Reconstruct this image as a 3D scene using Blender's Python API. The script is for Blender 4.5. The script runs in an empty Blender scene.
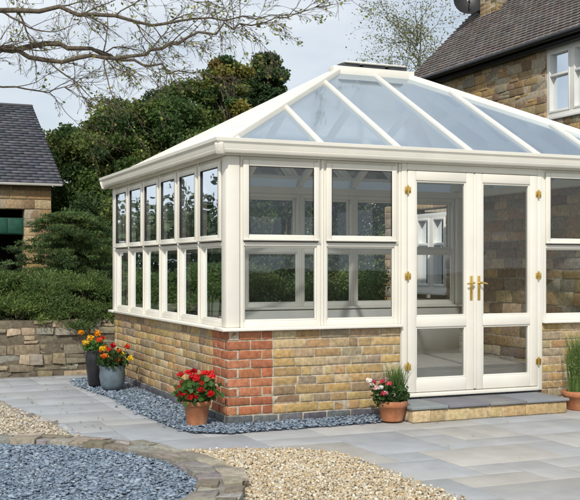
import bpy, math, random
import numpy as np
from mathutils import Vector
R = random.Random(7)
NR = np.random.default_rng(11)
scene = bpy.context.scene
COL = scene.collection

# ------------------------------------------------------------------ helpers
def link(o, parent=None):
    COL.objects.link(o)
    if parent is not None:
        o.parent = parent
    return o

def tag(o, label=None, cat=None, group=None, kind=None):
    if label: o["label"] = label
    if cat: o["category"] = cat
    if group: o["group"] = group
    if kind: o["kind"] = kind
    return o

def empty(name, loc=(0, 0, 0), parent=None):
    e = bpy.data.objects.new(name, None)
    e.empty_display_size = 0.1
    e.location = loc
    return link(e, parent)

def np_mesh(name, V, F, mat, col=None, parent=None, smooth=False, bevel=0, uv=None, segs=2):
    V = np.asarray(V, dtype=np.float32).reshape(-1, 3)
    me = bpy.data.meshes.new(name)
    if isinstance(F, np.ndarray):
        M, k = F.shape
        me.vertices.add(len(V)); me.vertices.foreach_set("co", V.ravel())
        me.loops.add(M * k); me.loops.foreach_set("vertex_index", F.astype(np.int32).ravel())
        me.polygons.add(M); me.polygons.foreach_set("loop_start", (np.arange(M) * k).astype(np.int32))
        try: me.polygons.foreach_set("loop_total", np.full(M, k, dtype=np.int32))
        except Exception: pass
        me.update(calc_edges=True)
    else:
        me.from_pydata([tuple(map(float, v)) for v in V], [], F)
        me.update()
    if col is not None:
        c = np.asarray(col, dtype=np.float32)
        if c.shape[1] == 3: c = np.hstack([c, np.ones((len(c), 1), dtype=np.float32)])
        a = me.attributes.new("Col", 'FLOAT_COLOR', 'POINT')
        a.data.foreach_set("color", c.ravel())
    me.materials.append(mat)
    if smooth:
        me.polygons.foreach_set("use_smooth", np.ones(len(me.polygons), dtype=bool))
    o = bpy.data.objects.new(name, me)
    link(o, parent)
    if bevel:
        m = o.modifiers.new("bevel", 'BEVEL'); m.width = bevel; m.segments = segs
        m.limit_method = 'ANGLE'; m.angle_limit = math.radians(40)
    return o

BF = [(0, 3, 2, 1), (4, 5, 6, 7), (0, 1, 5, 4), (1, 2, 6, 5), (2, 3, 7, 6), (3, 0, 4, 7)]
IDT = lambda u, w, z: (u, w, z)
class Boxes:
    def __init__(s, T=IDT):
        s.V = []; s.F = []; s.C = []; s.setT(T)
    def setT(s, T):
        s.T = T
        o = np.array(T(0, 0, 0), float)
        M = np.array([np.array(T(1, 0, 0)) - o, np.array(T(0, 1, 0)) - o, np.array(T(0, 0, 1)) - o])
        s.flip = np.linalg.det(M) < 0
    def box(s, u0, u1, w0, w1, z0, z1, col=None, jit=0.0):
        if u1 - u0 < 1e-5 or w1 - w0 < 1e-5 or z1 - z0 < 1e-5: return
        n = len(s.V)
        for (a, b, c) in [(u0, w0, z0), (u1, w0, z0), (u1, w1, z0), (u0, w1, z0), (u0, w0, z1), (u1, w0, z1), (u1, w1, z1), (u0, w1, z1)]:
            if jit: a += R.uniform(-jit, jit); b += R.uniform(-jit, jit); c += R.uniform(-jit, jit)
            s.V.append(s.T(a, b, c)); s.C.append(col or (1, 1, 1))
        for f in BF:
            f = tuple(n + i for i in f)
            s.F.append(f[::-1] if s.flip else f)
    def beam(s, A, B, wd, h0, h1, up=(0, 0, 1), col=None):
        A = Vector(A); B = Vector(B); d = (B - A).normalized(); up = Vector(up)
        sd = d.cross(up).normalized(); n = sd.cross(d).normalized()
        k = len(s.V)
        for P in (A, B):
            for (x, y) in [(-wd / 2, h0), (wd / 2, h0), (wd / 2, h1), (-wd / 2, h1)]:
                s.V.append(tuple(P + sd * x + n * y)); s.C.append(col or (1, 1, 1))
        for f in [(0, 1, 2, 3), (7, 6, 5, 4), (0, 4, 5, 1), (1, 5, 6, 2), (2, 6, 7, 3), (3, 7, 4, 0)]:
            s.F.append(tuple(k + i for i in f)[::-1])
    def obj(s, name, mat, parent=None, bevel=0, **kw):
        return np_mesh(name, s.V, np.array(s.F), mat, col=s.C, parent=parent, bevel=bevel, **kw)

def tube(P, rad, sides=6):
    P = [Vector(p) for p in P]; V = []; F = []
    ref = Vector((0.13, 0.27, 0.95)).normalized()
    for i, p in enumerate(P):
        d = (P[min(i + 1, len(P) - 1)] - P[max(i - 1, 0)]).normalized()
        r_ = ref if abs(d.dot(ref)) < 0.95 else Vector((1, 0, 0))
        a = d.cross(r_).normalized(); b = d.cross(a)
        for k in range(sides):
            t = 2 * math.pi * k / sides
            V.append(tuple(p + (a * math.cos(t) + b * math.sin(t)) * rad[i]))
    for i in range(len(P) - 1):
        for k in range(sides):
            k2 = (k + 1) % sides
            F.append((i * sides + k, i * sides + k2, (i + 1) * sides + k2, (i + 1) * sides + k))
    return V, F
class Tubes:
    def __init__(s): s.V = []; s.F = []
    def add(s, P, rad, sides=6):
        V, F = tube(P, rad, sides); n = len(s.V)
        s.V += V; s.F += [tuple(n + i for i in f) for f in F]
    def obj(s, name, mat, parent=None):
        return np_mesh(name, s.V, np.array(s.F), mat, parent=parent, smooth=True)

def lathe(name, prof, mat, parent=None, n=36, loc=(0, 0, 0)):
    V = []; F = []
    for (r, z) in prof:
        for k in range(n):
            t = 2 * math.pi * k / n
            V.append((loc[0] + r * math.cos(t), loc[1] + r * math.sin(t), loc[2] + z))
    for i in range(len(prof) - 1):
        for k in range(n):
            k2 = (k + 1) % n
            F.append((i * n + k, i * n + k2, (i + 1) * n + k2, (i + 1) * n + k))
    return np_mesh(name, V, np.array(F), mat, parent=parent, smooth=True)

# ------------------------------------------------------------------ materials
def base_mat(name):
    m = bpy.data.materials.new(name); m.use_nodes = True
    nt = m.node_tree
    return m, nt, nt.nodes["Principled BSDF"]
def N(nt, t, **kw):
    n = nt.nodes.new(t)
    for k, v in kw.items(): setattr(n, k, v)
    return n
def noise(nt, scale, detail=4, rough=0.6, coord='Object'):
    tc = N(nt, 'ShaderNodeTexCoord'); n = N(nt, 'ShaderNodeTexNoise')
    n.inputs['Scale'].default_value = scale; n.inputs['Detail'].default_value = detail; n.inputs['Roughness'].default_value = rough
    nt.links.new(tc.outputs[coord], n.inputs['Vector'])
    return n
def surf(name, color=None, attr=False, rough=0.8, nscale=8, lo=0.7, hi=1.2, bscale=60, bstr=0.3, bdist=0.01, spec=0.3, stain=None, stain_scale=1.5, stain_lo=0.5, stain_hi=0.7):
    m, nt, p = base_mat(name)
    p.inputs['Roughness'].default_value = rough
    p.inputs['Specular IOR Level'].default_value = spec
    n1 = noise(nt, nscale)
    mr = N(nt, 'ShaderNodeMapRange'); mr.inputs[1].default_value = 0.3; mr.inputs[2].default_value = 0.7
    mr.inputs[3].default_value = lo; mr.inputs[4].default_value = hi
    nt.links.new(n1.outputs[0], mr.inputs[0])
    vm = N(nt, 'ShaderNodeVectorMath', operation='SCALE')
    if attr:
        at = N(nt, 'ShaderNodeAttribute', attribute_name='Col'); nt.links.new(at.outputs['Color'], vm.inputs[0])
    else:
        vm.inputs[0].default_value = color
    nt.links.new(mr.outputs[0], vm.inputs['Scale'])
    out = vm.outputs[0]
    if stain:
        n3 = noise(nt, stain_scale, 6)
        m3 = N(nt, 'ShaderNodeMapRange'); m3.inputs[1].default_value = stain_lo; m3.inputs[2].default_value = stain_hi
        nt.links.new(n3.outputs[0], m3.inputs[0])
        mx = N(nt, 'ShaderNodeMix', data_type='RGBA'); nt.links.new(m3.outputs[0], mx.inputs[0])
        nt.links.new(out, mx.inputs[6]); mx.inputs[7].default_value = (*stain, 1)
        out = mx.outputs[2]
    nt.links.new(out, p.inputs['Base Color'])
    if bstr:
        n2 = noise(nt, bscale, 5)
        b = N(nt, 'ShaderNodeBump'); b.inputs['Strength'].default_value = bstr; b.inputs['Distance'].default_value = bdist
        nt.links.new(n2.outputs[0], b.inputs['Height']); nt.links.new(b.outputs[0], p.inputs['Normal'])
    return m
def leaf_mat(name, trans=0.3):
    m, nt, p = base_mat(name)
    at = N(nt, 'ShaderNodeAttribute', attribute_name='Col')
    nt.links.new(at.outputs['Color'], p.inputs['Base Color']); p.inputs['Roughness'].default_value = 0.55
    p.inputs['Specular IOR Level'].default_value = 0.25
    t = N(nt, 'ShaderNodeBsdfTranslucent'); nt.links.new(at.outputs['Color'], t.inputs[0])
    mx = N(nt, 'ShaderNodeMixShader'); mx.inputs[0].default_value = trans
    nt.links.new(p.outputs[0], mx.inputs[1]); nt.links.new(t.outputs[0], mx.inputs[2])
    nt.links.new(mx.outputs[0], nt.nodes['Material Output'].inputs[0])
    return m
def glass_mat(name, tint=(0.975, 0.985, 0.985), body=0.0, bodycol=(0.4, 0.5, 0.6), add=0.02, mul=0.85, rough=0.01):
    m, nt, p = base_mat(name); nt.nodes.remove(p)
    tr = N(nt, 'ShaderNodeBsdfTransparent'); tr.inputs[0].default_value = (*tint, 1)
    df = N(nt, 'ShaderNodeBsdfDiffuse'); df.inputs[0].default_value = (*bodycol, 1)
    m0 = N(nt, 'ShaderNodeMixShader'); m0.inputs[0].default_value = body
    nt.links.new(tr.outputs[0], m0.inputs[1]); nt.links.new(df.outputs[0], m0.inputs[2])
    gl = N(nt, 'ShaderNodeBsdfGlossy'); gl.inputs[0].default_value = (0.86, 0.93, 1, 1); gl.inputs['Roughness'].default_value = rough
    fr = N(nt, 'ShaderNodeFresnel'); fr.inputs[0].default_value = 1.5
    ma = N(nt, 'ShaderNodeMath', operation='MULTIPLY_ADD', use_clamp=True)
    ma.inputs[1].default_value = mul; ma.inputs[2].default_value = add
    nt.links.new(fr.outputs[0], ma.inputs[0])
    bn = noise(nt, 1.6, 1); b = N(nt, 'ShaderNodeBump'); b.inputs['Strength'].default_value = 0.12; b.inputs['Distance'].default_value = 0.02
    nt.links.new(bn.outputs[0], b.inputs['Height']); nt.links.new(b.outputs[0], gl.inputs['Normal'])
    m1 = N(nt, 'ShaderNodeMixShader')
    nt.links.new(ma.outputs[0], m1.inputs[0]); nt.links.new(m0.outputs[0], m1.inputs[1]); nt.links.new(gl.outputs[0], m1.inputs[2])
    nt.links.new(m1.outputs[0], nt.nodes['Material Output'].inputs[0])
    return m

M_upvc = surf("cream_upvc", (0.80, 0.77, 0.69), rough=0.35, nscale=3, lo=0.94, hi=1.03, bstr=0.0, spec=0.4)
M_white = surf("white_paint", (0.8, 0.79, 0.75), rough=0.4, nscale=3, lo=0.92, hi=1.03, bstr=0.0)
M_dull = surf("weathered_paint", (0.5, 0.49, 0.46), rough=0.7, nscale=5, lo=0.8, hi=1.03, bstr=0.1)
M_glass = glass_mat("window_glass")
M_roofglass = glass_mat("tinted_roof_glass", tint=(0.86, 0.92, 0.97), body=0.42, bodycol=(0.37, 0.47, 0.58), add=0.07, mul=1.2, rough=0.07)
M_seal_shade = surf("seal_and_shade_black", (0.03, 0.03, 0.03), rough=0.6, bstr=0)  # black for the gaskets and for the painted shade line under sashes
M_block = surf("masonry", attr=True, rough=0.9, nscale=26, lo=0.66, hi=1.25, bscale=90, bstr=0.6, bdist=0.006, spec=0.15)
M_slab = surf("flagstone", attr=True, rough=0.72, nscale=4, lo=0.87, hi=1.1, bscale=25, bstr=0.35, bdist=0.006, spec=0.25, stain=(0.39, 0.36, 0.31), stain_scale=0.9, stain_lo=0.48, stain_hi=0.95)
M_stonechip = surf("chippings", attr=True, rough=0.75, nscale=120, lo=0.8, hi=1.15, bstr=0.0, spec=0.3)
M_gravelbed = surf("gravel_base", (0.32, 0.26, 0.17), rough=0.95, nscale=70, lo=0.5, hi=1.3, bscale=120, bstr=0.8, bdist=0.01)
M_slatebed = surf("slate_base", (0.09, 0.11, 0.14), rough=0.9, nscale=60, lo=0.5, hi=1.4, bscale=90, bstr=0.8, bdist=0.01)
M_grout = surf("grout", (0.32, 0.315, 0.30), rough=0.95, nscale=30, bscale=120, bstr=0.5)
M_mortar = surf("bed_mortar", (0.30, 0.275, 0.235), rough=0.95, nscale=12, bscale=90, bstr=0.8, bdist=.012)
M_earth = surf("earth", (0.09, 0.065, 0.04), rough=1, nscale=20, bscale=60, bstr=0.8)
M_ground = surf("rough_grass", (0.07, 0.09, 0.035), rough=1, nscale=3, lo=0.6, hi=1.3, bscale=30, bstr=1.0, bdist=0.03)
M_tile = surf("roof_tiles", attr=True, rough=0.75, nscale=30, lo=0.75, hi=1.2, bscale=60, bstr=0.4, bdist=0.005, spec=0.3)
M_terra = surf("terracotta", (0.43, 0.17, 0.08), rough=0.85, nscale=14, lo=0.75, hi=1.15, bscale=60, bstr=0.15, stain=(0.42, 0.30, 0.22), stain_scale=9, stain_lo=0.5, stain_hi=0.8)
M_bluepot = surf("blue_grey_glaze", (0.13, 0.17, 0.2), rough=0.4, nscale=10, bscale=30, bstr=0.1)
M_darkvase = surf("dark_glaze", (0.025, 0.025, 0.03), rough=0.3, nscale=10, bstr=0.05)
M_brass = surf("brass", (0.75, 0.5, 0.14), rough=0.28, nscale=20, lo=0.9, hi=1.05, bstr=0)
M_brass.node_tree.nodes["Principled BSDF"].inputs['Metallic'].default_value = 0.9
M_bark = surf("bark", (0.135, 0.11, 0.08), rough=0.95, nscale=25, lo=0.5, hi=1.4, bscale=50, bstr=0.8, bdist=0.01)
M_palebark = surf("pale_bark", (0.25, 0.22, 0.18), rough=0.9, nscale=15, lo=0.5, hi=1.2, bscale=50, bstr=0.3)
M_leaf = leaf_mat("leaves", 0.35)
M_needle = leaf_mat("needles", 0.25)
M_petal = leaf_mat("petals", 0.2)
M_black = surf("black_plastic", (0.02, 0.02, 0.022), rough=0.4, bstr=0)
M_plaster = surf("cream_plaster", (0.76, 0.74, 0.68), rough=0.85, nscale=3, lo=0.93, hi=1.03, bstr=0.05)
M_floor = surf("floor_tiles", (0.52, 0.47, 0.39), rough=0.4, nscale=6, lo=0.85, hi=1.1, bstr=0)
M_green = surf("green_paint", (0.02, 0.09, 0.06), rough=0.5, bstr=0)
M_dark = surf("dark_interior", (0.015, 0.015, 0.015), rough=0.95, bstr=0)  # near-black colour holds the shade of unlit rooms behind openings
M_lead = surf("grey_lead", (0.08, 0.085, 0.095), rough=0.6, nscale=10, bstr=0.1)

# ------------------------------------------------------------------ palettes
def vary(c, a=0.12):
    k = 1 + R.uniform(-a, a)
    return tuple(max(0.005, x * k * (1 + R.uniform(-0.05, 0.05))) for x in c)
def pick(pal, a=0.15): return vary(R.choice(pal), a)
STONE = [(0.49, 0.34, 0.16), (0.45, 0.31, 0.14), (0.42, 0.29, 0.14), (0.53, 0.40, 0.22), (0.36, 0.25, 0.13), (0.47, 0.36, 0.22), (0.30, 0.21, 0.125), (0.43, 0.29, 0.14), (0.50, 0.35, 0.15), (0.43, 0.33, 0.2), (0.35, 0.27, 0.18)]
RED = [(0.43, 0.165, 0.085), (0.40, 0.15, 0.08), (0.45, 0.19, 0.10), (0.37, 0.14, 0.075)]
BLUEB = [(0.12, 0.125, 0.14), (0.15, 0.155, 0.17), (0.18, 0.18, 0.185), (0.11, 0.11, 0.125)]
RUBBLE = [(0.29, 0.24, 0.17), (0.36, 0.30, 0.21), (0.24, 0.205, 0.155), (0.40, 0.33, 0.22), (0.20, 0.17, 0.135), (0.33, 0.305, 0.25), (0.44, 0.37, 0.26)]
RIM = [(0.27, 0.25, 0.21), (0.32, 0.29, 0.24), (0.24, 0.23, 0.21), (0.36, 0.32, 0.25), (0.29, 0.28, 0.26), (0.22, 0.19, 0.15)]
HOUSE = [(0.40, 0.29, 0.16), (0.34, 0.24, 0.13), (0.45, 0.34, 0.2), (0.26, 0.19, 0.12), (0.37, 0.25, 0.12), (0.30, 0.25, 0.18), (0.22, 0.15, 0.09)]
MORTAR = (0.50, 0.44, 0.34)

def masonry(B, u0, u1, z0, z1, hrange, lrange, palf, depth=0.1, joint=0.009, jit=0.003, proud=0.004, back=0.25, openings=(), quoin=None, mortar=MORTAR, zs=None, wob=0.0, mort_w=-0.009):
    if zs is None:
        zs = [z0]
        while zs[-1] < z1 - hrange[0] * 0.6:
            zs.append(min(z1, zs[-1] + R.uniform(*hrange)))
        zs[-1] = z1
    for ci in range(len(zs) - 1):
        a, b = zs[ci], zs[ci + 1]
        iv = [(u0, u1)]
        if quoin: iv = [(u0 + quoin[ci % 2], u1)]
        for (o0, o1, p0, p1) in openings:
            if b > p0 + 0.01 and a < p1 - 0.01:
                nv = []
                for (s, e) in iv:
                    if o0 > s: nv.append((s, min(e, o0)))
                    if o1 < e: nv.append((max(s, o1), e))
                iv = [x for x in nv if x[1] - x[0] > 0.01]
        for (s, e) in iv:
            B.box(s + 0.002, e - 0.002, -back, mort_w, a, b, mortar)
            u = s
            while u < e - 1e-4:
                L = R.uniform(*lrange)
                c = palf(u, ci)
                if isinstance(c, tuple) and len(c) == 2: c, L = c
                v = u + L
                if e - v < min(lrange[0], L) * 0.6: v = e
                w = R.uniform(-proud, proud); za = a; zb = b
                ua = u + (joint / 2 if u > s else 0); ub = v - (joint / 2 if v < e else 0)
                if wob and R.random() < .25 and b - a > .07:
                    zm = a + (b - a) * R.uniform(.4, .6)
                    B.box(ua, ub, -depth * .8, w, za + joint / 2, zm - joint / 3, c, jit)
                    um = R.uniform(ua + .03, ub - .03) if ub - ua > .12 else ub
                    B.box(ua, um, -depth * .8, w * .5, zm + joint / 3, zb - joint / 2, vary(c, .2), jit)
                    if um < ub: B.box(um + joint, ub, -depth * .8, -w, zm + joint / 3, zb - joint / 2, vary(c, .25), jit)
                else:
                    B.box(ua, ub, -depth * 0.8, w, za + joint / 2 - R.uniform(0, wob), zb - joint / 2 + R.uniform(0, wob) * .5, c, jit)
                u = v

# ------------------------------------------------------------------ world, sun, camera
SUN = Vector((-0.50, -0.78, 0.0)).normalized(); EL = math.radians(40)
w = bpy.data.worlds.new("World"); scene.world = w; w.use_nodes = True
nt = w.node_tree; bg = nt.nodes['Background']
sky = N(nt, 'ShaderNodeTexSky'); sky.sky_type = 'NISHITA'; sky.sun_disc = False
sky.sun_elevation = EL; sky.sun_rotation = math.atan2(SUN.x, SUN.y) % (2 * math.pi)
sky.dust_density = 2.0; sky.air_density = 1.0
tc = N(nt, 'ShaderNodeTexCoord'); mp = N(nt, 'ShaderNodeMapping'); mp.inputs['Scale'].default_value = (1, 1, 2.6)
nz = N(nt, 'ShaderNodeTexNoise'); nz.inputs['Scale'].default_value = 2.6; nz.inputs['Detail'].default_value = 7; nz.inputs['Roughness'].default_value = 0.55
nt.links.new(tc.outputs['Generated'], mp.inputs[0]); nt.links.new(mp.outputs[0], nz.inputs['Vector'])
mr = N(nt, 'ShaderNodeMapRange'); mr.inputs[1].default_value = 0.36; mr.inputs[2].default_value = 0.60; mr.inputs[3].default_value = 0.5; mr.inputs[4].default_value = 0.98
nt.links.new(nz.outputs[0], mr.inputs[0])
mx = N(nt, 'ShaderNodeMix', data_type='RGBA'); nt.links.new(mr.outputs[0], mx.inputs[0])
nt.links.new(sky.outputs[0], mx.inputs[6]); mx.inputs[7].default_value = (7.9, 8.4, 8.9, 1)
nt.links.new(mx.outputs[2], bg.inputs[0]); bg.inputs[1].default_value = 0.108
sl = bpy.data.lights.new("sun", 'SUN'); sl.energy = 2.9; sl.angle = math.radians(1.0); sl.color = (1, 0.95, 0.86)
so = bpy.data.objects.new("sun", sl); link(so)
dv = Vector((SUN.x * math.cos(EL), SUN.y * math.cos(EL), math.sin(EL)))
so.rotation_euler = dv.to_track_quat('Z', 'Y').to_euler(); so.location = (-6, -9, 9)
cam = bpy.data.cameras.new("camera"); co = bpy.data.objects.new("camera", cam); link(co)
co.location = (-2.85, -7.98, 1.30); co.rotation_euler = (math.radians(90), 0, math.radians(-23.1))
cam.lens = 64; cam.sensor_width = 36; cam.shift_y = 0.0293; cam.clip_end = 2000; cam.clip_start = 0.05
scene.camera = co
scene.view_settings.view_transform = 'Standard'; scene.view_settings.look = 'None'; scene.view_settings.exposure = 0

# ------------------------------------------------------------------ ground
o = np_mesh("ground", [(-400, -400, -0.06), (400, -400, -0.06), (400, 400, -0.06), (-400, 400, -0.06)], [(0, 1, 2, 3)], M_ground)
tag(o, kind="structure", label="rough grassy ground around the patio and garden")
SLB = [(0.37, 0.39, 0.415), (0.385, 0.402, 0.425), (0.355, 0.375, 0.40), (0.39, 0.402, 0.415), (0.375, 0.392, 0.415)]
SLW = [(0.405, 0.405, 0.40), (0.425, 0.415, 0.395), (0.385, 0.392, 0.398), (0.43, 0.415, 0.385), (0.375, 0.388, 0.40), (0.40, 0.40, 0.395)]
B = Boxes(); cell = 0.29
x0, y0 = -1.5, -6.0; nx, ny = 31, 36
occ = np.zeros((nx, ny), bool)
for j in range(ny):
    for i in range(nx):
        if occ[i, j]: continue
        opts = [(2, 2), (3, 2), (2, 3), (2, 1), (1, 2), (3, 3), (3, 2), (2, 2)]
        R.shuffle(opts); opts = opts[:4] + [(1, 1)]
        for (a, b) in opts:
            if i + a <= nx and j + b <= ny and not occ[i:i + a, j:j + b].any():
                occ[i:i + a, j:j + b] = True
                dz = R.uniform(-0.001, 0.001); xx = x0 + i * cell
                c = R.choice(SLW) if R.random() < (xx + .3) / 1.6 else R.choice(SLB)
                kk = R.uniform(.95, 1.05); c = tuple(q * kk for q in c)
                B.box(xx + 0.003, x0 + (i + a) * cell - 0.003, y0 + j * cell + 0.003, y0 + (j + b) * cell - 0.003, -0.045, dz, c, 0.002)
                break
o = B.obj("patio", M_slab, bevel=0.004); tag(o, kind="structure", label="pale blue grey stone flag paving")
o = np_mesh("pavement", [(-1.49, -5.99, -0.004), (7.4, -5.99, -0.004), (7.4, 4.35, -0.004), (-1.49, 4.35, -0.004)], [(0, 1, 2, 3)], M_grout)
tag(o, kind="structure", label="grout bed between the flagstones")

def sheet(name, poly, z, mat, label):
    o = np_mesh(name, [(x, y, z) for x, y in poly], [tuple(range(len(poly)))], mat)
    tag(o, label=label, kind="structure"); return o
def inpoly(P, poly):
    x, y = P[:, 0], P[:, 1]; ins = np.zeros(len(P), bool); n = len(poly)
    for i in range(n):
        x1, y1 = poly[i]; x2, y2 = poly[(i + 1) % n]
        if y1 == y2: continue
        c = ((y1 > y) != (y2 > y)) & (x < (x2 - x1) * (y - y1) / (y2 - y1) + x1)
        ins ^= c
    return ins
t = (1 + 5 ** .5) / 2
ICO_V = np.array([(-1, t, 0), (1, t, 0), (-1, -t, 0), (1, -t, 0), (0, -1, t), (0, 1, t), (0, -1, -t), (0, 1, -t), (t, 0, -1), (t, 0, 1), (-t, 0, -1), (-t, 0, 1)]) / math.sqrt(1 + t * t)
ICO_F = np.array([(0, 11, 5), (0, 5, 1), (0, 1, 7), (0, 7, 10), (0, 10, 11), (1, 5, 9), (5, 11, 4), (11, 10, 2), (10, 7, 6), (7, 1, 8), (3, 9, 4), (3, 4, 2), (3, 2, 6), (3, 6, 8), (3, 8, 9), (4, 9, 5), (2, 4, 11), (6, 2, 10), (8, 6, 7), (9, 8, 1)])
BOX_V = np.array([(-1, -.8, -1), (1, -.6, -1), (.9, .8, -1), (-.7, .9, -1), (-.85, -.6, 1), (.8, -.7, 1), (.7, .6, 1), (-.8, .7, 1)]) * .85
BOX_F = np.array(BF)
def chips(name, poly, n, size, flat, pal, z, label, mat=None, zj=0.01, edge=0.03, tilt=0.35, hole=None, angular=False):
    bV, bF = (BOX_V, BOX_F) if angular else (ICO_V, ICO_F)
    poly = np.array(poly); lo = poly.min(0); hi = poly.max(0); K = len(bV)
    P = NR.uniform(lo - edge, hi + edge, (n, 2))
    Q = P + NR.normal(0, edge, (n, 2))
    P = P[inpoly(Q, poly.tolist())]
    if hole is not None: P = P[hole(P)]
    k = len(P); s = size * NR.uniform(0.45, 1.35, k)
    V = bV[None] * (1 + NR.uniform(-0.25, 0.25, (k, K, 1))) + (NR.uniform(-.28, .28, (k, K, 3)) if angular else 0)
    sc = np.stack([s, s * NR.uniform(0.45, 0.95, k), s * flat * NR.uniform(0.6, 1.3, k)], 1)
    V = V * sc[:, None, :]
    a = NR.normal(0, tilt, k); ca, sa = np.cos(a)[:, None], np.sin(a)[:, None]
    y = V[..., 1] * ca - V[..., 2] * sa; zz = V[..., 1] * sa + V[..., 2] * ca
    b = NR.uniform(0, 6.28, k); cb, sb = np.cos(b)[:, None], np.sin(b)[:, None]
    X = V[..., 0] * cb - y * sb; Y = V[..., 0] * sb + y * cb
    zc = z + s * flat * 0.4 + NR.uniform(0, zj, k)
    V = np.stack([X + P[:, 0:1], Y + P[:, 1:2], zz + zc[:, None]], 2).reshape(-1, 3)
    F = (bF[None] + (np.arange(k) * K)[:, None, None]).reshape(-1, bF.shape[1])
    pal = np.array(pal); C = pal[NR.integers(0, len(pal), k)] * NR.uniform(0.75, 1.25, (k, 1))
    o = np_mesh(name, V, F, mat or M_stonechip, col=np.repeat(C, K, 0)); tag(o, label=label, kind="stuff"); return o

GRAV = [(0.52, 0.43, 0.29), (0.60, 0.53, 0.40), (0.46, 0.36, 0.22), (0.66, 0.62, 0.52), (0.40, 0.31, 0.2), (0.5, 0.46, 0.39), (0.55, 0.42, 0.25)]
SLATE = [(0.17, 0.23, 0.30), (0.22, 0.28, 0.36), (0.14, 0.18, 0.24), (0.27, 0.33, 0.40), (0.19, 0.24, 0.30), (0.32, 0.38, 0.44)]
g1 = [(-0.95, -0.98), (-0.35, -1.12), (0.05, -1.3), (0.24, -1.5), (0.27, -2.2), (0.26, -4.2), (-1.6, -4.2), (-1.6, -1.5)]
sheet("gravel_bed", g1, 0.006, M_gravelbed, "sandy base of the yellow gravel bed")
CX, CY, RO, RI = -2.55, -1.96, 1.85, 1.57
outring = lambda P: np.hypot(P[:, 0] - CX, P[:, 1] - CY) > RO - 0.02
chips("gravel", g1, 36000, 0.0102, 0.7, GRAV, 0.006, "pale yellow pea gravel beside the patio", hole=outring)
g2 = [(-1.25, -0.32), (-1.27, 0.2), (-1.36, 0.9), (-1.55, 2.0), (-1.9, 3.2), (-5.0, 3.6), (-5.0, -0.3)]
sheet("gravel_path", [(-1.5, -1.2), (-1.5, 2.0), (-1.9, 3.2), (-1.5, 4.35), (-9, 4.5), (-9, -8), (-1.5, -8)], -0.015, M_gravelbed, "sandy gravel ground beside the paved path")
sheet("gravel_bed", [(-1.25, -0.35), (-1.27, 0.2), (-1.36, 0.9), (-1.52, 2.0), (-1.9, 2.0), (-1.9, -0.35)], 0.0065, M_gravelbed, "sandy base of the gravel along the path")
chips("gravel", g2, 34000, 0.013, 0.6, [(0.47, 0.41, 0.31), (0.55, 0.49, 0.38), (0.38, 0.31, 0.23), (0.43, 0.41, 0.36)], 0.004, "buff gravel beside the paved path", hole=outring)
g3 = [(-0.02, 0), (-0.02, 3.95), (-0.5, 3.95), (-0.58, 3.2), (-0.46, 2.0), (-0.5, 1.0), (-0.46, 0.1), (-0.40, -0.28), (-0.15, -0.42), (0.6, -0.40), (1.44, -0.36), (1.44, -0.02)]
sheet("slate_bed", g3, 0.005, M_slatebed, "dark base of the slate chipping border")
chips("slate_chippings", g3, 24000, 0.017, 0.20, SLATE, 0.008, "blue grey slate chippings along the conservatory wall", tilt=0.4, angular=True, zj=.014, hole=lambda P: ~((P[:, 0] > -0.03) & (P[:, 1] > -0.03)))

ang = np.linspace(0, 2 * math.pi, 110, endpoint=False)
bed = empty("raised_bed", (CX, CY, 0)); tag(bed, "round raised bed edged with rough mortared grey stones", "raised bed")
B = Boxes()
def ringcourse(r0, r1, za, zb, dlo, dhi, off, jz):
    a = off
    while a < 2 * math.pi + off - 0.04:
        da = R.uniform(dlo, dhi)
        if a + da > 2 * math.pi + off - 0.04: da = 2 * math.pi + off - a
        am = a + da / 2; ca, sa = math.cos(am), math.sin(am)
        hl = da * (r0 + r1) / 4 - 0.006
        B.setT(lambda u, w_, z, ca=ca, sa=sa: (ca * w_ - sa * u, sa * w_ + ca * u, z))
        B.box(-hl, hl, r0 + R.uniform(-.02, .02), r1 + R.uniform(-.035, .02), za, zb + R.uniform(-jz, jz), pick(RIM, 0.18), 0.012)
        a += da
ringcourse(RI + .10, RO - .005, -0.03, 0.030, .06, .16, 0.0, .004)
ringcourse(RI + .13, RO - .012, 0.034, 0.064, .05, .15, 0.07, .004)
ringcourse(RI + .15, RO - .0, 0.066, 0.092, .06, .17, 0.13, .007)
ringcourse(RI + .0, RI + .14, 0.0, 0.088, .04, .13, 0.31, .009)
B.obj("stone_edging", M_block, parent=bed, bevel=0.006)
V = []; F = []; nA = len(ang)
for k, a in enumerate(ang):
    for (r, z) in [(RO - 0.035, -0.02), (RO - 0.03, 0.078), (RI + 0.02, 0.082), (RI + 0.02, 0.0)]:
        r += R.uniform(-.008, .008); V.append((r * math.cos(a), r * math.sin(a), z + R.uniform(-.004, .005)))
for k in range(nA):
    k2 = (k + 1) % nA
    for q in range(3): F.append((k * 4 + q, k2 * 4 + q, k2 * 4 + q + 1, k * 4 + q + 1))
np_mesh("mortar", V, F, M_mortar, parent=bed, smooth=False)
circ = [(CX + (RI + 0.03) * math.cos(a), CY + (RI + 0.03) * math.sin(a)) for a in ang]
sheet("slate_bed", circ, 0.035, M_slatebed, "dark base inside the round raised bed")
chips("slate_chippings", circ, 70000, 0.0155, 0.22, SLATE, 0.04, "blue slate chippings filling the round raised bed", tilt=0.42, zj=0.024, angular=True)

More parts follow.
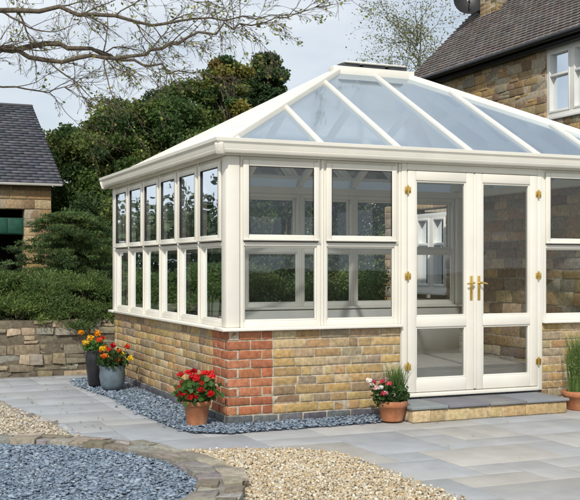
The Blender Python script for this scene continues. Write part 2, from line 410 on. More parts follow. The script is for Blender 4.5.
ps = [(-1.24, -0.30), (-1.25, 0.0), (-1.27, 0.27), (-1.31, 0.55), (-1.35, 0.83), (-1.41, 1.12), (-1.46, 1.4), (-1.5, 1.68), (-1.55, 1.95)]
for i, (px_, py_) in enumerate(ps):
    th = R.uniform(-.15, .2)
    B = Boxes(lambda u, w_, z: (px_ + u * math.cos(th) - w_ * math.sin(th), py_ + u * math.sin(th) + w_ * math.cos(th), z))
    hl = R.uniform(.09, .13); B.box(-R.uniform(.035, .05), R.uniform(.03, .05), -hl, hl, -0.03, R.uniform(.018, .03), pick(RIM + SLB, 0.12), 0.014)
    o = B.obj("edging_stone", M_block, bevel=0.012); tag(o, "rough grey stone edging the paved path", "edging stone", group="stones edging the path")

def leafquads(C, size, cols, asp=0.55, outward=None, jitter=1.0):
    n = len(C); a = NR.normal(0, 1, (n, 3)) * jitter
    if outward is not None: a = a + outward
    a /= np.linalg.norm(a, axis=1, keepdims=True) + 1e-9
    b = np.cross(a, NR.normal(0, 1, (n, 3))); b /= np.linalg.norm(b, axis=1, keepdims=True) + 1e-9
    s = (size * NR.uniform(0.6, 1.3, n))[:, None]
    V = np.stack([C - a * s, C - b * s * asp, C + a * s, C + b * s * asp], 1).reshape(-1, 3)
    F = np.arange(n * 4).reshape(-1, 4)
    return V, F, np.repeat(cols, 4, 0)
P = np.vstack([NR.uniform((-3.5, 0.2), (-0.6, 4.4), (170, 2)), NR.uniform((-1.5, -3.5), (4, -0.5), (22, 2))]); C = np.column_stack([P, np.full(len(P), 0.012)])
n = len(C); a = np.column_stack([NR.normal(0, 1, (n, 2)), NR.normal(0, 0.15, n)]); a /= np.linalg.norm(a, axis=1, keepdims=True)
b = np.cross(a, (0, 0, 1)); s = NR.uniform(0.010, 0.019, (n, 1))
V = np.stack([C - a * s, C - b * s * .6, C + a * s, C + b * s * .6], 1).reshape(-1, 3)
cols = np.array([(0.3, 0.2, 0.06), (0.25, 0.12, 0.04), (0.4, 0.32, 0.1)])[NR.integers(0, 3, n)]
o = np_mesh("fallen_leaves", V, np.arange(n * 4).reshape(-1, 4), M_leaf, col=np.repeat(cols, 4, 0)); tag(o, "fallen autumn leaves on the path", kind="stuff")

# ------------------------------------------------------------------ conservatory
W, D = 4.72, 3.94
cons = empty("conservatory"); tag(cons, "cream glazed conservatory with hipped glass roof on stone base", "conservatory")
TF = lambda u, w_, z: (u, -w_, z)
TS = lambda u, w_, z: (-w_, u, z)
TB = lambda u, w_, z: (u, D + w_, z)
zsC = [0.0, 0.074] + [0.074 + 0.0773 * i for i in range(1, 10)]; zsC[-1] = 0.77
for i in range(2, 10): zsC[i] += R.uniform(-.003, .003)
def palC(u, ci):
    if ci < 1: return (pick(BLUEB, 0.12), 0.225)
    if u < 0.39: return (pick(RED, 0.09), 0.2 if u < 0.29 else 0.1)
    return pick(STONE, 0.15)
B = Boxes(TF)
KW = dict(zs=zsC, back=0.1, joint=.011, jit=.0035, mort_w=-.006)
masonry(B, 0, 1.61, 0, 0.77, None, (0.09, 0.32), palC, quoin=(0, 0.1), **KW)
masonry(B, 3.11, W, 0, 0.77, None, (0.09, 0.32), lambda u, ci: (pick(BLUEB, 0.12), 0.225) if ci < 1 else pick(STONE, 0.15), **KW)
masonry(B, 1.61, 3.11, 0, 0.15, None, (0.2, 0.25), lambda u, ci: (pick(BLUEB), 0.225), zs=[0, 0.075, 0.15], back=0.1)
B.setT(TS)
masonry(B, 0, D, 0, 0.77, None, (0.09, 0.32), palC, quoin=(0.1, 0), **KW)
B.setT(TB)
masonry(B, 0, W, 0, 0.77, None, (0.2, 0.35), lambda u, ci: pick(STONE), zs=zsC, back=0.1)
o = B.obj("wall", M_block, parent=cons, bevel=0.006); o["label"] = "yellow stone dwarf wall with red brick corner"
for T_, a, b in [(TF, .12, 1.6), (TF, 3.12, W - .1), (TS, .17, D - .17), (TB, .12, W - .1)]:
    B = Boxes(T_); B.box(a, b, -0.16, -0.115, 0.02, 0.76); B.obj("inner_wall", M_plaster, parent=cons)
np_mesh("floor", [(0.1, 0.1, 0.155), (W - .05, 0.1, 0.155), (W - .05, D - .1, 0.155), (0.1, D - .1, 0.155)], [(0, 1, 2, 3)], M_floor, parent=cons)
def sillpiece(T, *a):
    B = Boxes(T); B.box(*a); B.obj("sill", M_upvc, parent=cons, bevel=0.006)
sillpiece(TF, -0.065, 1.605, -0.17, 0.065, 0.772, 0.80); sillpiece(TF, 3.115, W, -0.17, 0.065, 0.772, 0.80)
sillpiece(TS, 0.175, D - .175, -0.17, 0.063, 0.773, 0.799); sillpiece(TS, -0.06, 0.17, 0.001, 0.062, 0.7735, 0.7985)
sillpiece(TB, -0.065, W, -0.17, 0.065, 0.772, 0.80)
for (xa, ya) in [(0, 0), (W - 0.1, 0), (0, D - 0.1), (W - .1, D - .1)]:
    B = Boxes()
    B.box(xa - (0.022 if xa == 0 else 0), xa + 0.1 + (0.022 if xa else 0), ya - (0.022 if ya == 0 else 0), ya + 0.1 + (0.022 if ya else 0), 0.8, 2.215)
    B.obj("corner_post", M_upvc, parent=cons, bevel=0.012)

def pane(name, T, u0, u1, z0, z1, wd, parent, mat=None):
    q = [T(u0, wd, z0), T(u1, wd, z0), T(u1, wd, z1), T(u0, wd, z1)]
    return np_mesh(name, q, [(0, 1, 2, 3)], mat or M_glass, parent=parent)
def window(T, u0, u1, parent=cons):
    B = Boxes(T); f = 0.034; zb, zt, z1_, z2_ = 0.80, 2.215, 1.475, 1.535
    B.box(u0, u0 + f, -0.05, 0.008, zb, zt); B.box(u1 - f, u1, -0.05, 0.008, zb, zt)
    B.box(u0 + f, u1 - f, -0.05, 0.006, zb, zb + 0.05); B.box(u0 + f, u1 - f, -0.05, 0.006, z1_, z2_)
    B.box(u0 + f, u1 - f, -0.05, 0.006, zt - 0.045, zt)
    g = 0.014; a, b, c, d = u0 + f, u1 - f, zb + 0.05, z1_
    B.box(a, a + g, -0.04, -0.008, c, d); B.box(b - g, b, -0.04, -0.008, c, d)
    B.box(a + g, b - g, -0.04, -0.008, c, c + g); B.box(a + g, b - g, -0.04, -0.008, d - g, d)
    win = B.obj("window", M_upvc, parent=parent, bevel=0.004)
    pane("pane", T, a + g * .5, b - g * .5, c + g * .5, d - g * .5, -0.02, win)
    S = Boxes(T); s = 0.052; a, b, c, d = u0 + 0.020, u1 - 0.020, z2_ - 0.018, zt - 0.028
    S.box(a, a + s, 0.0085, 0.030, c, d); S.box(b - s, b, 0.0085, 0.030, c, d)
    S.box(a + s, b - s, 0.0085, 0.030, c, c + s); S.box(a + s, b - s, 0.0085, 0.030, d - s, d)
    S.obj("sash", M_upvc, parent=win, bevel=0.007)
    pane("pane", T, a + s - .004, b - s + .004, c + s - .004, d - s + .004, 0.016, win)
    S = Boxes(T); S.box(a + 0.01, b - 0.01, 0.0082, 0.022, c - 0.008, c - 0.0005)  # dark strip painting the shadow that the proud sash casts below it
    S.box(a + s, a + s + .004, 0.017, 0.0285, c + s, d - s); S.box(b - s - .004, b - s, 0.017, 0.0285, c + s, d - s)
    S.box(a + s, b - s, 0.017, 0.028, d - s - .004, d - s - .0002)
    S.obj("seal_and_shade_line", M_seal_shade, parent=win)
    S = Boxes(T); S.box(a + .0, b - .0, 0.0305, 0.046, c + 0.004, c + 0.016); S.obj("drip_bar", M_upvc, parent=win, bevel=0.003)
    return win
def mullion(T, u0, u1):
    B = Boxes(T); B.box(u0 + 0.001, u1 - 0.001, -0.06, 0.022, 0.8, 2.2145); B.obj("mullion", M_upvc, parent=cons, bevel=0.006)

for (a, b) in [(0.105, 0.835), (0.86, 1.585), (3.135, 3.86), (3.885, 4.615)]: window(TF, a, b)
for (a, b) in [(0.835, 0.86), (1.585, 1.61), (3.11, 3.135), (3.86, 3.885)]: mullion(TF, a, b)
step_ = (D - 0.21) / 6
for i in range(6):
    a = 0.105 + i * step_
    window(TS, a + (0.012 if i else 0), a + step_ - (0.012 if i < 5 else 0))
    if i: mullion(TS, a - 0.012, a + 0.012)
stb = (W - 0.21) / 6
for i in range(6):
    a = 0.105 + i * stb
    window(TB, a + (0.012 if i else 0), a + stb - (0.012 if i < 5 else 0))
    if i: mullion(TB, a - 0.012, a + 0.012)

B = Boxes(TF)
B.box(1.61, 1.665, -0.06, 0.03, 0.15, 2.215); B.box(3.055, 3.11, -0.06, 0.03, 0.15, 2.215)
B.box(1.665, 3.055, -0.06, 0.028, 2.155, 2.215); B.box(1.665, 3.055, -0.06, 0.05, 0.15, 0.185)
B.obj("door_frame", M_upvc, parent=cons, bevel=0.006)
def door(u0, u1, hinge_left):
    B = Boxes(TF); st = 0.082; z0, z1 = 0.19, 2.150; w0, w1 = -0.03, 0.038
    B.box(u0, u0 + st, w0, w1, z0, z1); B.box(u1 - st, u1, w0, w1, z0, z1)
    B.box(u0 + st, u1 - st, w0, w1 - .001, z1 - 0.085, z1); B.box(u0 + st, u1 - st, w0, w1 - .001, 0.765, 0.86)
    B.box(u0 + st, u1 - st, w0, w1 - .001, z0, z0 + 0.115)
    d = B.obj("door", M_upvc, parent=cons, bevel=0.008)
    g = 0.014
    S = Boxes(TF)
    for (c, e) in [(z0 + 0.115, 0.765), (0.86, z1 - 0.085)]:
        a, b = u0 + st, u1 - st
        S.box(a, a + g, -0.02, 0.026, c, e); S.box(b - g, b, -0.02, 0.026, c, e); S.box(a + g, b - g, -0.02, 0.026, c, c + g); S.box(a + g, b - g, -0.02, 0.026, e - g, e)
        pane("pane", TF, a + g * .5, b - g * .5, c + g * .5, e - g * .5, 0.005, d)
    S.obj("glazing_bead", M_upvc, parent=d, bevel=0.004)
    hu = (u1 - 0.035) if hinge_left else (u0 + 0.035)
    H = Boxes(TF); H.box(hu - 0.014, hu + 0.014, 0.0385, 0.046, 1.0, 1.22)
    V1, F1 = tube([TF(hu, 0.046, 1.155), TF(hu, 0.085, 1.155)], [0.010, 0.009], 10)
    sg = -1 if hinge_left else 1
    V2, F2 = tube([TF(hu - sg * 0.008, 0.085, 1.157), TF(hu + sg * 0.03, 0.088, 1.155), TF(hu + sg * 0.065, 0.083, 1.148)], [0.010, 0.009, 0.007], 10)
    n = len(H.V); H.V += V1; H.F += [tuple(n + i for i in f) for f in F1]
    n = len(H.V); H.V += V2; H.F += [tuple(n + i for i in f) for f in F2]
    H.C = [(1, 1, 1)] * len(H.V)
    H.obj("handle", M_brass, parent=d, bevel=0.003)
    hx = u0 - 0.006 if hinge_left else u1 + 0.006
    for z in (0.42, 1.22, 1.98):
        H = Boxes(TF); H.box(hx - 0.030, hx - 0.009, 0.0385, 0.046, z - 0.026, z + 0.026); H.box(hx + 0.009, hx + 0.030, 0.0385, 0.046, z - 0.026, z + 0.026)
        V1, F1 = tube([TF(hx, 0.047, z - 0.040), TF(hx, 0.047, z + 0.040)], [0.008, 0.008], 10)
        n = len(H.V); H.V += V1; H.F += [tuple(n + i for i in f) for f in F1]; H.C = [(1, 1, 1)] * len(H.V)
        H.obj("hinge", M_brass, parent=d, bevel=0.002)
door(1.670, 2.354, True); door(2.366, 3.050, False)
S = Boxes(TF); S.box(2.345, 2.375, 0.0385, 0.050, 0.20, 2.14); S.obj("astragal", M_upvc, parent=cons, bevel=0.004)

roof = empty("roof", parent=cons)
def ring(name, prof, mat, bevel=0.0, parent=roof):
    V = []; F = []; n = len(prof)
    for (sx, sy) in [(-1, -1), (1, -1), (1, 1), (-1, 1)]:
        for (o_, z) in prof:
            V.append(((W + o_) if sx > 0 else -o_, (D + o_) if sy > 0 else -o_, z))
    for k in range(4):
        k2 = (k + 1) % 4
        for i in range(n):
            i2 = (i + 1) % n
            F.append((k * n + i, k2 * n + i, k2 * n + i2, k * n + i2))
    return np_mesh(name, V, F, mat, parent=parent, bevel=bevel)
ring("eaves_beam", [(-0.07, 2.216), (0.05, 2.216), (0.05, 2.30), (-0.07, 2.30)], M_upvc, 0.004)
ring("gutter", [(0.052, 2.245), (0.105, 2.245), (0.128, 2.262), (0.135, 2.30), (0.150, 2.318), (0.152, 2.345), (0.142, 2.347), (0.135, 2.325), (0.120, 2.305), (0.052, 2.30)], M_upvc, 0.002)
m = 1.07 / 1.97; ZE = 2.33; RX0, RX1, RY = D / 2, W - D / 2, D / 2
e = -0.095
pts = [(e, e), (W - e, e), (W - e, D - e), (e, D - e)]
P4 = [(x, y, ZE + m * e) for x, y in pts]; RA = (RX0, RY, ZE + m * RY); RB = (RX1, RY, ZE + m * RY)
np_mesh("roof_glazing", P4 + [RA, RB], [(0, 1, 5, 4), (1, 2, 5), (2, 3, 4, 5), (3, 0, 4)], M_roofglass, parent=roof)
nf = Vector((0, -m, 1)).normalized(); ns = Vector((-m, 0, 1)).normalized(); nb = Vector((0, m, 1)).normalized(); ne = Vector((m, 0, 1)).normalized()
def bar(name, A, Bp, wd, h0, h1, up, bev):
    b_ = Boxes(); b_.beam(A, Bp, wd, h0, h1, up); b_.obj(name, M_upvc, parent=roof, bevel=bev)
for x in [0.1, 0.86, 1.61, 2.36, 3.11, 3.86, 4.62]:
    d = min(x, W - x, RY)
    bar("rafter", (x, e - 0.02, ZE + m * (e - .02)), (x, d, ZE + m * d), 0.042, -0.05, 0.028, nf, .008)
    bar("rafter", (x, D - e, ZE + m * e), (x, D - d, ZE + m * d), 0.042, -0.05, 0.028, nb, .008)
for i in range(1, 6):
    y = 0.105 + i * step_; d = min(y, D - y)
    bar("rafter", (e - .02, y, ZE + m * (e - .02)), (d, y, ZE + m * d), 0.034, -0.05, 0.018, ns, .006)
    bar("rafter", (W - e, y, ZE + m * e), (W - d, y, ZE + m * d), 0.042, -0.05, 0.028, ne, .008)
ee = e - 0.03
for (c, rr) in [((ee, ee), RA), ((W - ee, ee), RB), ((W - ee, D - ee), RB), ((ee, D - ee), RA)]:
    bar("hip_bar", (c[0], c[1], ZE + m * ee), rr, 0.075, -0.06, 0.04, (0, 0, 1), .014)
B = Boxes()
B.box(RX0 - 0.10, RX1 + 0.10, RY - 0.08, RY + 0.08, RA[2] - 0.06, RA[2] + 0.045)
B.obj("ridge", M_upvc, parent=roof, bevel=0.015)
rl = RX1 - RX0
for k, (a, b) in enumerate([(.0, .26), (.32, .66), (.72, 1.0)]):
    B = Boxes(); B.box(RX0 + rl * a, RX0 + rl * b, RY - 0.075, RY + 0.075, RA[2] + 0.046, RA[2] + 0.078)
    B.obj("ridge_vent", M_lead, parent=roof, bevel=0.004)
B = Boxes(); B.box(RX0 + .02, RX1 - .02, RY - 0.10, RY + 0.10, RA[2] + 0.079, RA[2] + 0.096); B.obj("ridge_cap", M_upvc, parent=roof, bevel=0.006)
bar("eaves_trim", (ee, ee + .02, ZE + m * ee + .002), (W - ee, ee + .02, ZE + m * ee + .002), 0.05, -0.03, 0.006, nf, .004)
bar("eaves_trim", (ee + .02, D - ee, ZE + m * ee + .002), (ee + .02, ee, ZE + m * ee + .002), 0.05, -0.03, 0.005, ns, .004)

stp = empty("door_step", (1.45, -0.5, 0)); tag(stp, "low stone step with slate slabs below the french doors", "step")
B = Boxes(lambda u, w_, z: (u, -w_, z))
SS = [(0.50, 0.37, 0.19), (0.46, 0.33, 0.17), (0.52, 0.41, 0.24), (0.42, 0.30, 0.16)]
masonry(B, 0, 1.57, 0.0, 0.10, None, (0.13, 0.26), lambda u, ci: pick(SS, 0.12), zs=[0.0, 0.105], back=0.3, depth=0.1)
B.setT(lambda u, w_, z: (-w_, u, z)); masonry(B, 0.10, 0.47, 0, 0.10, None, (0.13, 0.25), lambda u, ci: pick(SS, .12), zs=[0, 0.105], back=0.1)
B.setT(lambda u, w_, z: (1.57 + w_, u, z)); masonry(B, 0.10, 0.47, 0, 0.10, None, (0.13, 0.25), lambda u, ci: pick(SS, .12), zs=[0, 0.105], back=0.1)
B.obj("riser", M_block, parent=stp, bevel=0.006)
B = Boxes(); u = -0.02
for L in (0.36, 0.41, 0.38, 0.46):
    B.box(u + .004, u + L - .004, -0.02, 0.466, 0.108, 0.135, pick([(0.18, 0.19, 0.2), (0.23, 0.24, 0.25), (0.3, 0.3, 0.28)], 0.1), 0.002); u += L
B.obj("tread", M_slab, parent=stp, bevel=0.005)

# ------------------------------------------------------------------ house
HX = 7.56
house = empty("stone_house", (0, 0, 0)); tag(house, "yellow stone house with brown tiled roof and white windows", "house")
TH = lambda u, w_, z: (HX - w_, u, z)
TL = lambda u, w_, z: (4.86 - w_, u, z)
wins = [(4.55, 5.84, 3.72, 4.84), (6.6, 7.7, 0.95, 2.15)]
B = Boxes(TH)
masonry(B, 1.0, 10.1, 0, 4.98, (0.10, 0.17), (0.16, 0.45), lambda u, ci: pick(HOUSE, 0.2), openings=wins, back=0.3, joint=0.014, proud=0.012, jit=0.007, mortar=(0.40, 0.34, 0.25), wob=.006)
B.setT(lambda u, w_, z: (HX + 0.3 + u, 10.1 + w_, z))
masonry(B, 0, 2.74, 0, 4.98, (0.14, 0.2), (0.3, 0.5), lambda u, ci: pick(HOUSE, 0.2), back=0.3, joint=0.014)
B.setT(TL)
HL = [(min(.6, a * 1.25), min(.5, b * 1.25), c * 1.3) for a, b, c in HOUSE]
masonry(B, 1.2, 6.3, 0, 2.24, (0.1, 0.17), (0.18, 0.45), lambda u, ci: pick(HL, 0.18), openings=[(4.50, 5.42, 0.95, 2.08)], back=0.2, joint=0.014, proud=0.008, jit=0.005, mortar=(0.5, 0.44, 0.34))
B.setT(lambda u, w_, z: (4.87 + u, 6.32 + w_, z)); masonry(B, 0, 2.4, 0, 2.24, (0.14, 0.2), (0.3, 0.5), lambda u, ci: pick(HOUSE, 0.2), back=0.2)
B.obj("wall", M_block, parent=house, bevel=0.008)
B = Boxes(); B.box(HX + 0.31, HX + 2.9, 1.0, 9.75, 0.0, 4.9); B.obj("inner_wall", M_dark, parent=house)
B = Boxes(); B.box(4.9 + .2, HX - 0.05, 1.2, 6.0, 2.242, 2.29); B.obj("flat_roof", M_lead, parent=house)
def housewin(TT, a, b, c, d):
    f = 0.07
    Bw = Boxes(TT); w0, w1 = -0.12, -0.03; mid = (a + b) / 2
    Bw.box(a, a + f, w0, w1, c, d); Bw.box(b - f, b, w0, w1, c, d); Bw.box(a + f, b - f, w0, w1, c, c + f); Bw.box(a + f, b - f, w0, w1, d - f, d)
    cells = [(a + f, b - f)]
    if b - a > .7:
        Bw.box(mid - .045, mid + .045, w0, w1 + .004, c + f, d - f); cells = [(a + f, mid - .045), (mid + .045, b - f)]
    for (p, q) in cells:
        Bw.box(p, p + .035, w0, w1 + .015, c + f, d - f); Bw.box(q - .035, q, w0, w1 + .015, c + f, d - f)
        Bw.box(p + .035, q - .035, w0, w1 + .014, c + f, c + f + .035); Bw.box(p + .035, q - .035, w0, w1 + .014, d - f - .035, d - f)
        zz = c + (d - c) * .60; Bw.box(p + .035, q - .035, w0, w1 + .012, zz - .02, zz + .02)
    Bw.box(a - .03, b + .03, -0.05, 0.035, c - .05, c - .002)
    wo = Bw.obj("window", M_white, parent=house, bevel=0.006)
    pane("pane", TT, a + f, b - f, c + f, d - f, -0.09, wo)
    Bd = Boxes(TT); Bd.box(a, b, -0.32, -0.28, c, d); Bd.obj("window_backing", M_plaster if c > 3 else M_dark, parent=wo)  # cream sheet upstairs; lower windows get a dark sheet painting the unlit room
for q in wins: housewin(TH, *q)
housewin(TL, 4.50, 5.42, .95, 2.08)
def roof_tiles(B, P0, U, S, lu, ls, tw, tl, pal):
    U = Vector(U); S = Vector(S); Nn = U.cross(S).normalized()
    if Nn.z < 0: Nn = -Nn
    P0 = Vector(P0); rows = int(ls / tl)
    for r in range(rows + 1):
        u = -(tw / 2 if r % 2 else 0)
        while u < lu:
            a = max(0, u) + .002; b = min(lu, u + tw) - .002
            if b > a + .02:
                s0 = r * tl; s1 = min(s0 + tl * 1.25, ls + .02); h = R.uniform(-.002, .003)
                c = pick(pal, .15); k = len(B.V)
                for (uu, ss, hh) in [(a, s0, 0.012 + h), (b, s0, 0.012 + h), (b, s1, -0.012), (a, s1, -0.012), (a, s0, 0.034 + h), (b, s0, 0.034 + h), (b, s1, 0.004), (a, s1, 0.004)]:
                    B.V.append(tuple(P0 + U * uu + S * ss + Nn * hh)); B.C.append(c)
                fl = U.cross(S).z < 0
                for f in BF:
                    f = tuple(k + i for i in f); B.F.append(f[::-1] if fl else f)
            u += tw
rf = empty("roof", parent=house)
RT = [(0.22, 0.19, 0.175), (0.245, 0.215, 0.20), (0.19, 0.17, 0.165), (0.235, 0.22, 0.215), (0.205, 0.17, 0.155)]
B = Boxes(); sl_ = Vector((1.66, 0, 1.62)); L = sl_.length; sl_.normalize()
roof_tiles(B, (HX - 0.18, 0.0, 4.93), (0, 1, 0), sl_, 10.25, L, 0.17, 0.10, RT)
B.obj("roof_tiles", M_tile, parent=rf)
rz = 4.93 + 1.62; rx = HX - 0.18 + 1.66
np_mesh("roof_deck", [(HX - .17, 0, 4.925), (HX - .17, 10.24, 4.925), (rx, 10.24, rz - .01), (rx, 0, rz - .01), (rx + 1.66, 0, 4.925), (rx + 1.66, 10.24, 4.925)], [(0, 3, 2, 1), (3, 4, 5, 2), (1, 2, 5)], M_tile, col=[(0.12, 0.1, 0.09)] * 6, parent=rf)
B = Boxes(); y = 0
while y < 10.2:
    B.beam((rx, y, rz - .02), (rx, min(y + .295, 10.25), rz - .02), 0.2, 0.0, 0.07, col=pick(RT, .1)); y += .3
B.obj("ridge_tiles", M_tile, parent=rf, bevel=0.03)
T_ = Tubes(); T_.add([(HX - .23, 0, 4.93), (HX - .23, 10.2, 4.93)], [0.045, 0.045], 10)
T_.add([(HX - .10, 9.6, 4.9), (HX - .09, 9.6, 0)], [0.035, 0.035], 8)
T_.obj("gutter", M_black, parent=house)
B = Boxes(TH); B.box(0, 10.1, 0.013, 0.14, 4.82, 4.90); B.obj("fascia", M_black, parent=house)
ch = Boxes(lambda u, w_, z: (rx - .3 + u, 8.9 - w_, z))
masonry(ch, 0, 0.75, 5.9, 7.0, (0.075, 0.08), (0.2, 0.22), lambda u, ci: pick(HOUSE, .2), back=0.6)
ch.setT(lambda u, w_, z: (rx - .3 - w_, 8.92 + u, z)); masonry(ch, 0, 0.58, 5.7, 7.0, (0.075, 0.08), (0.2, 0.22), lambda u, ci: pick(HOUSE, .2), back=0.1)
ch.setT(IDT); ch.box(rx - .36, rx + .5, 8.82, 9.56, 7.0, 7.08, (0.25, 0.23, 0.2))
ch.obj("chimney", M_block, parent=rf, bevel=0.006)
DX, DY, DZ = rx - 0.42, 9.75, rz + 0.12
V = []; F = []; n = 20
ax = Vector((-0.45, -0.85, 0.25)).normalized(); s1 = ax.cross(Vector((0, 0, 1))).normalized(); s2 = s1.cross(ax)
c0 = Vector((DX, DY, DZ))
for i, r in enumerate([0.02, 0.1, 0.2, 0.29, 0.3]):
    for k in range(n):
        a = 6.2832 * k / n; V.append(tuple(c0 + (s1 * math.cos(a) + s2 * math.sin(a) * 1.1) * r + ax * (r * r * 0.8)))
for i in range(4):
    for k in range(n):
        k2 = (k + 1) % n; F.append((i * n + k, i * n + k2, (i + 1) * n + k2, (i + 1) * n + k))
dish = np_mesh("satellite_dish", V, F, M_black, parent=house, smooth=True)
T_ = Tubes(); T_.add([(DX, DY, DZ), (rx - .15, 9.6, rz - .2)], [.02, .02]); T_.add([tuple(c0 - s2 * .28), tuple(c0 + ax * .38 - s2 * .05)], [.01, .01]); T_.add([tuple(c0 + ax * .36 - s2 * .05), tuple(c0 + ax * .44 - s2 * .03)], [.03, .03])
T_.obj("dish_arm", M_black, parent=dish)

# ------------------------------------------------------------------ neighbour outbuilding
nb_ = empty("stone_outbuilding"); tag(nb_, "stone outbuilding with dark slate roof and open garage doorway", "outbuilding")
TN = lambda u, w_, z: (u, 12.3 - w_, z)
XL = -2.05
B = Boxes(TN)
masonry(B, XL, 0.75, 0, 2.9, (0.12, 0.2), (0.2, 0.5), lambda u, ci: pick(HOUSE, 0.2), openings=[(-1.75, 0.24, 0, 2.38)], back=0.3, joint=0.014, proud=0.01, jit=0.006, mortar=(.4, .34, .25))
B.setT(lambda u, w_, z: (0.75 + w_, 12.6 + u, z)); masonry(B, 0, 6.8, 0, 2.9, (0.14, 0.2), (0.25, 0.5), lambda u, ci: pick(HOUSE, 0.2), back=0.3, joint=0.014)
B.setT(lambda u, w_, z: (XL - w_, 12.6 + u, z)); masonry(B, 0, 6.8, 0, 2.9, (0.14, 0.2), (0.25, 0.5), lambda u, ci: pick(HOUSE, 0.2), back=0.25, joint=0.014)
B.obj("wall", M_block, parent=nb_, bevel=0.01)
for gx in (0.70, XL + .05): np_mesh("gable", [(gx, 12.3, 2.9), (gx, 19.3, 2.9), (gx, 15.8, 4.85)], [(0, 1, 2)], M_block, col=[(0.35, 0.27, 0.17)] * 3, parent=nb_)
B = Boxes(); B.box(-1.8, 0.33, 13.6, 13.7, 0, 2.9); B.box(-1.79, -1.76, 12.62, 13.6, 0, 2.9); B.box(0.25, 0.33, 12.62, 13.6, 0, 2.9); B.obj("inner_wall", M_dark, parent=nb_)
B = Boxes(TN); B.box(-1.75, 0.24, -0.2, -0.12, 1.93, 2.25)
for i in range(7): B.box(-1.74 + i * .28, -1.74 + i * .28 + .265, -0.118, -0.105, 1.95, 2.23)
B.obj("garage_door", M_green, parent=nb_, bevel=0.004)
B = Boxes(TN); B.box(XL - .2, 0.93, 0.13, 0.21, 2.86, 2.912); B.obj("fascia", M_dull, parent=nb_, bevel=.01)
nr = empty("roof", parent=nb_)
SR = [(0.085, 0.09, 0.11), (0.10, 0.105, 0.125), (0.075, 0.08, 0.095), (0.11, 0.11, 0.13)]
B = Boxes(); sl_ = Vector((0, 3.7, 2.03)); L = sl_.length; sl_.normalize()
roof_tiles(B, (XL - .2, 12.1, 2.9), (1, 0, 0), sl_, .95 - XL + .2, L, 0.24, 0.14, SR); B.obj("slates", M_tile, parent=nr)
xl = XL - .2
np_mesh("roof_deck", [(xl, 12.1, 2.88), (.94, 12.1, 2.88), (.94, 15.8, 4.91), (xl, 15.8, 4.91), (.94, 19.5, 2.88), (xl, 19.5, 2.88)], [(0, 1, 2, 3), (3, 2, 4, 5)], M_tile, col=[(0.08, 0.08, 0.09)] * 6, parent=nr)
B = Boxes(); B.beam((xl, 15.8, 4.9), (.95, 15.8, 4.9), .2, 0, .07, col=(.1, .1, .11)); B.obj("ridge_tiles", M_tile, parent=nr, bevel=.03)

# ------------------------------------------------------------------ garden wall
gw = empty("garden_wall"); tag(gw, "low rough stone garden wall with shrubs growing over it", "wall")
B = Boxes(lambda u, w_, z: (u, 4.6 + 0.02 * u - w_, z))
masonry(B, -6, 7.2, -0.03, 0.66, (0.06, 0.13), (0.09, 0.36), lambda u, ci: pick(RUBBLE, 0.22), back=0.28, joint=0.014, proud=0.022, jit=0.014, mortar=(0.16, 0.135, 0.10), wob=.016)
B.obj("wall", M_block, parent=gw, bevel=0.014)
o = np_mesh("terrain", [(-8, 4.75, 0.57), (7.5, 4.95, 0.57), (7.5, 8.5, 0.5), (-8, 8.5, 0.5), (-8, 11, -0.05), (7.5, 11, -0.05)], [(0, 1, 2, 3), (3, 2, 5, 4)], M_earth); o["kind"] = "structure"

# ------------------------------------------------------------------ foliage
def clump_leaves(Cs, Rs, n, size, pal, asp=0.55, shell=0.6, cvar=0.3, outw=0.0, up=0.0):
    Cs = np.array(Cs); Rs = np.array(Rs); K = len(Cs)
    wgt = (Rs[:, 0] * Rs[:, 1]); wgt = wgt / wgt.sum()
    idx = NR.choice(K, n, p=wgt); d = NR.normal(0, 1, (n, 3)); d /= np.linalg.norm(d, axis=1, keepdims=True)
    rad = shell + (1 - shell) * NR.random((n, 1)); rad = np.where(NR.random((n, 1)) < 0.35, NR.random((n, 1)) ** .5, rad) * NR.normal(1, 0.16, (n, 1))
    P = Cs[idx] + d * rad * Rs[idx]
    pal = np.array(pal); kc = pal[NR.integers(0, len(pal), K)] * (1 + NR.uniform(-cvar, cvar, (K, 1)))
    col = kc[idx] * NR.uniform(0.7, 1.35, (n, 1)) * (1 + NR.uniform(-.08, .08, (n, 3)))
    ow = d * outw + np.array([0, 0, up]) if (outw or up) else None
    return leafquads(P, size, col, asp, outward=ow)
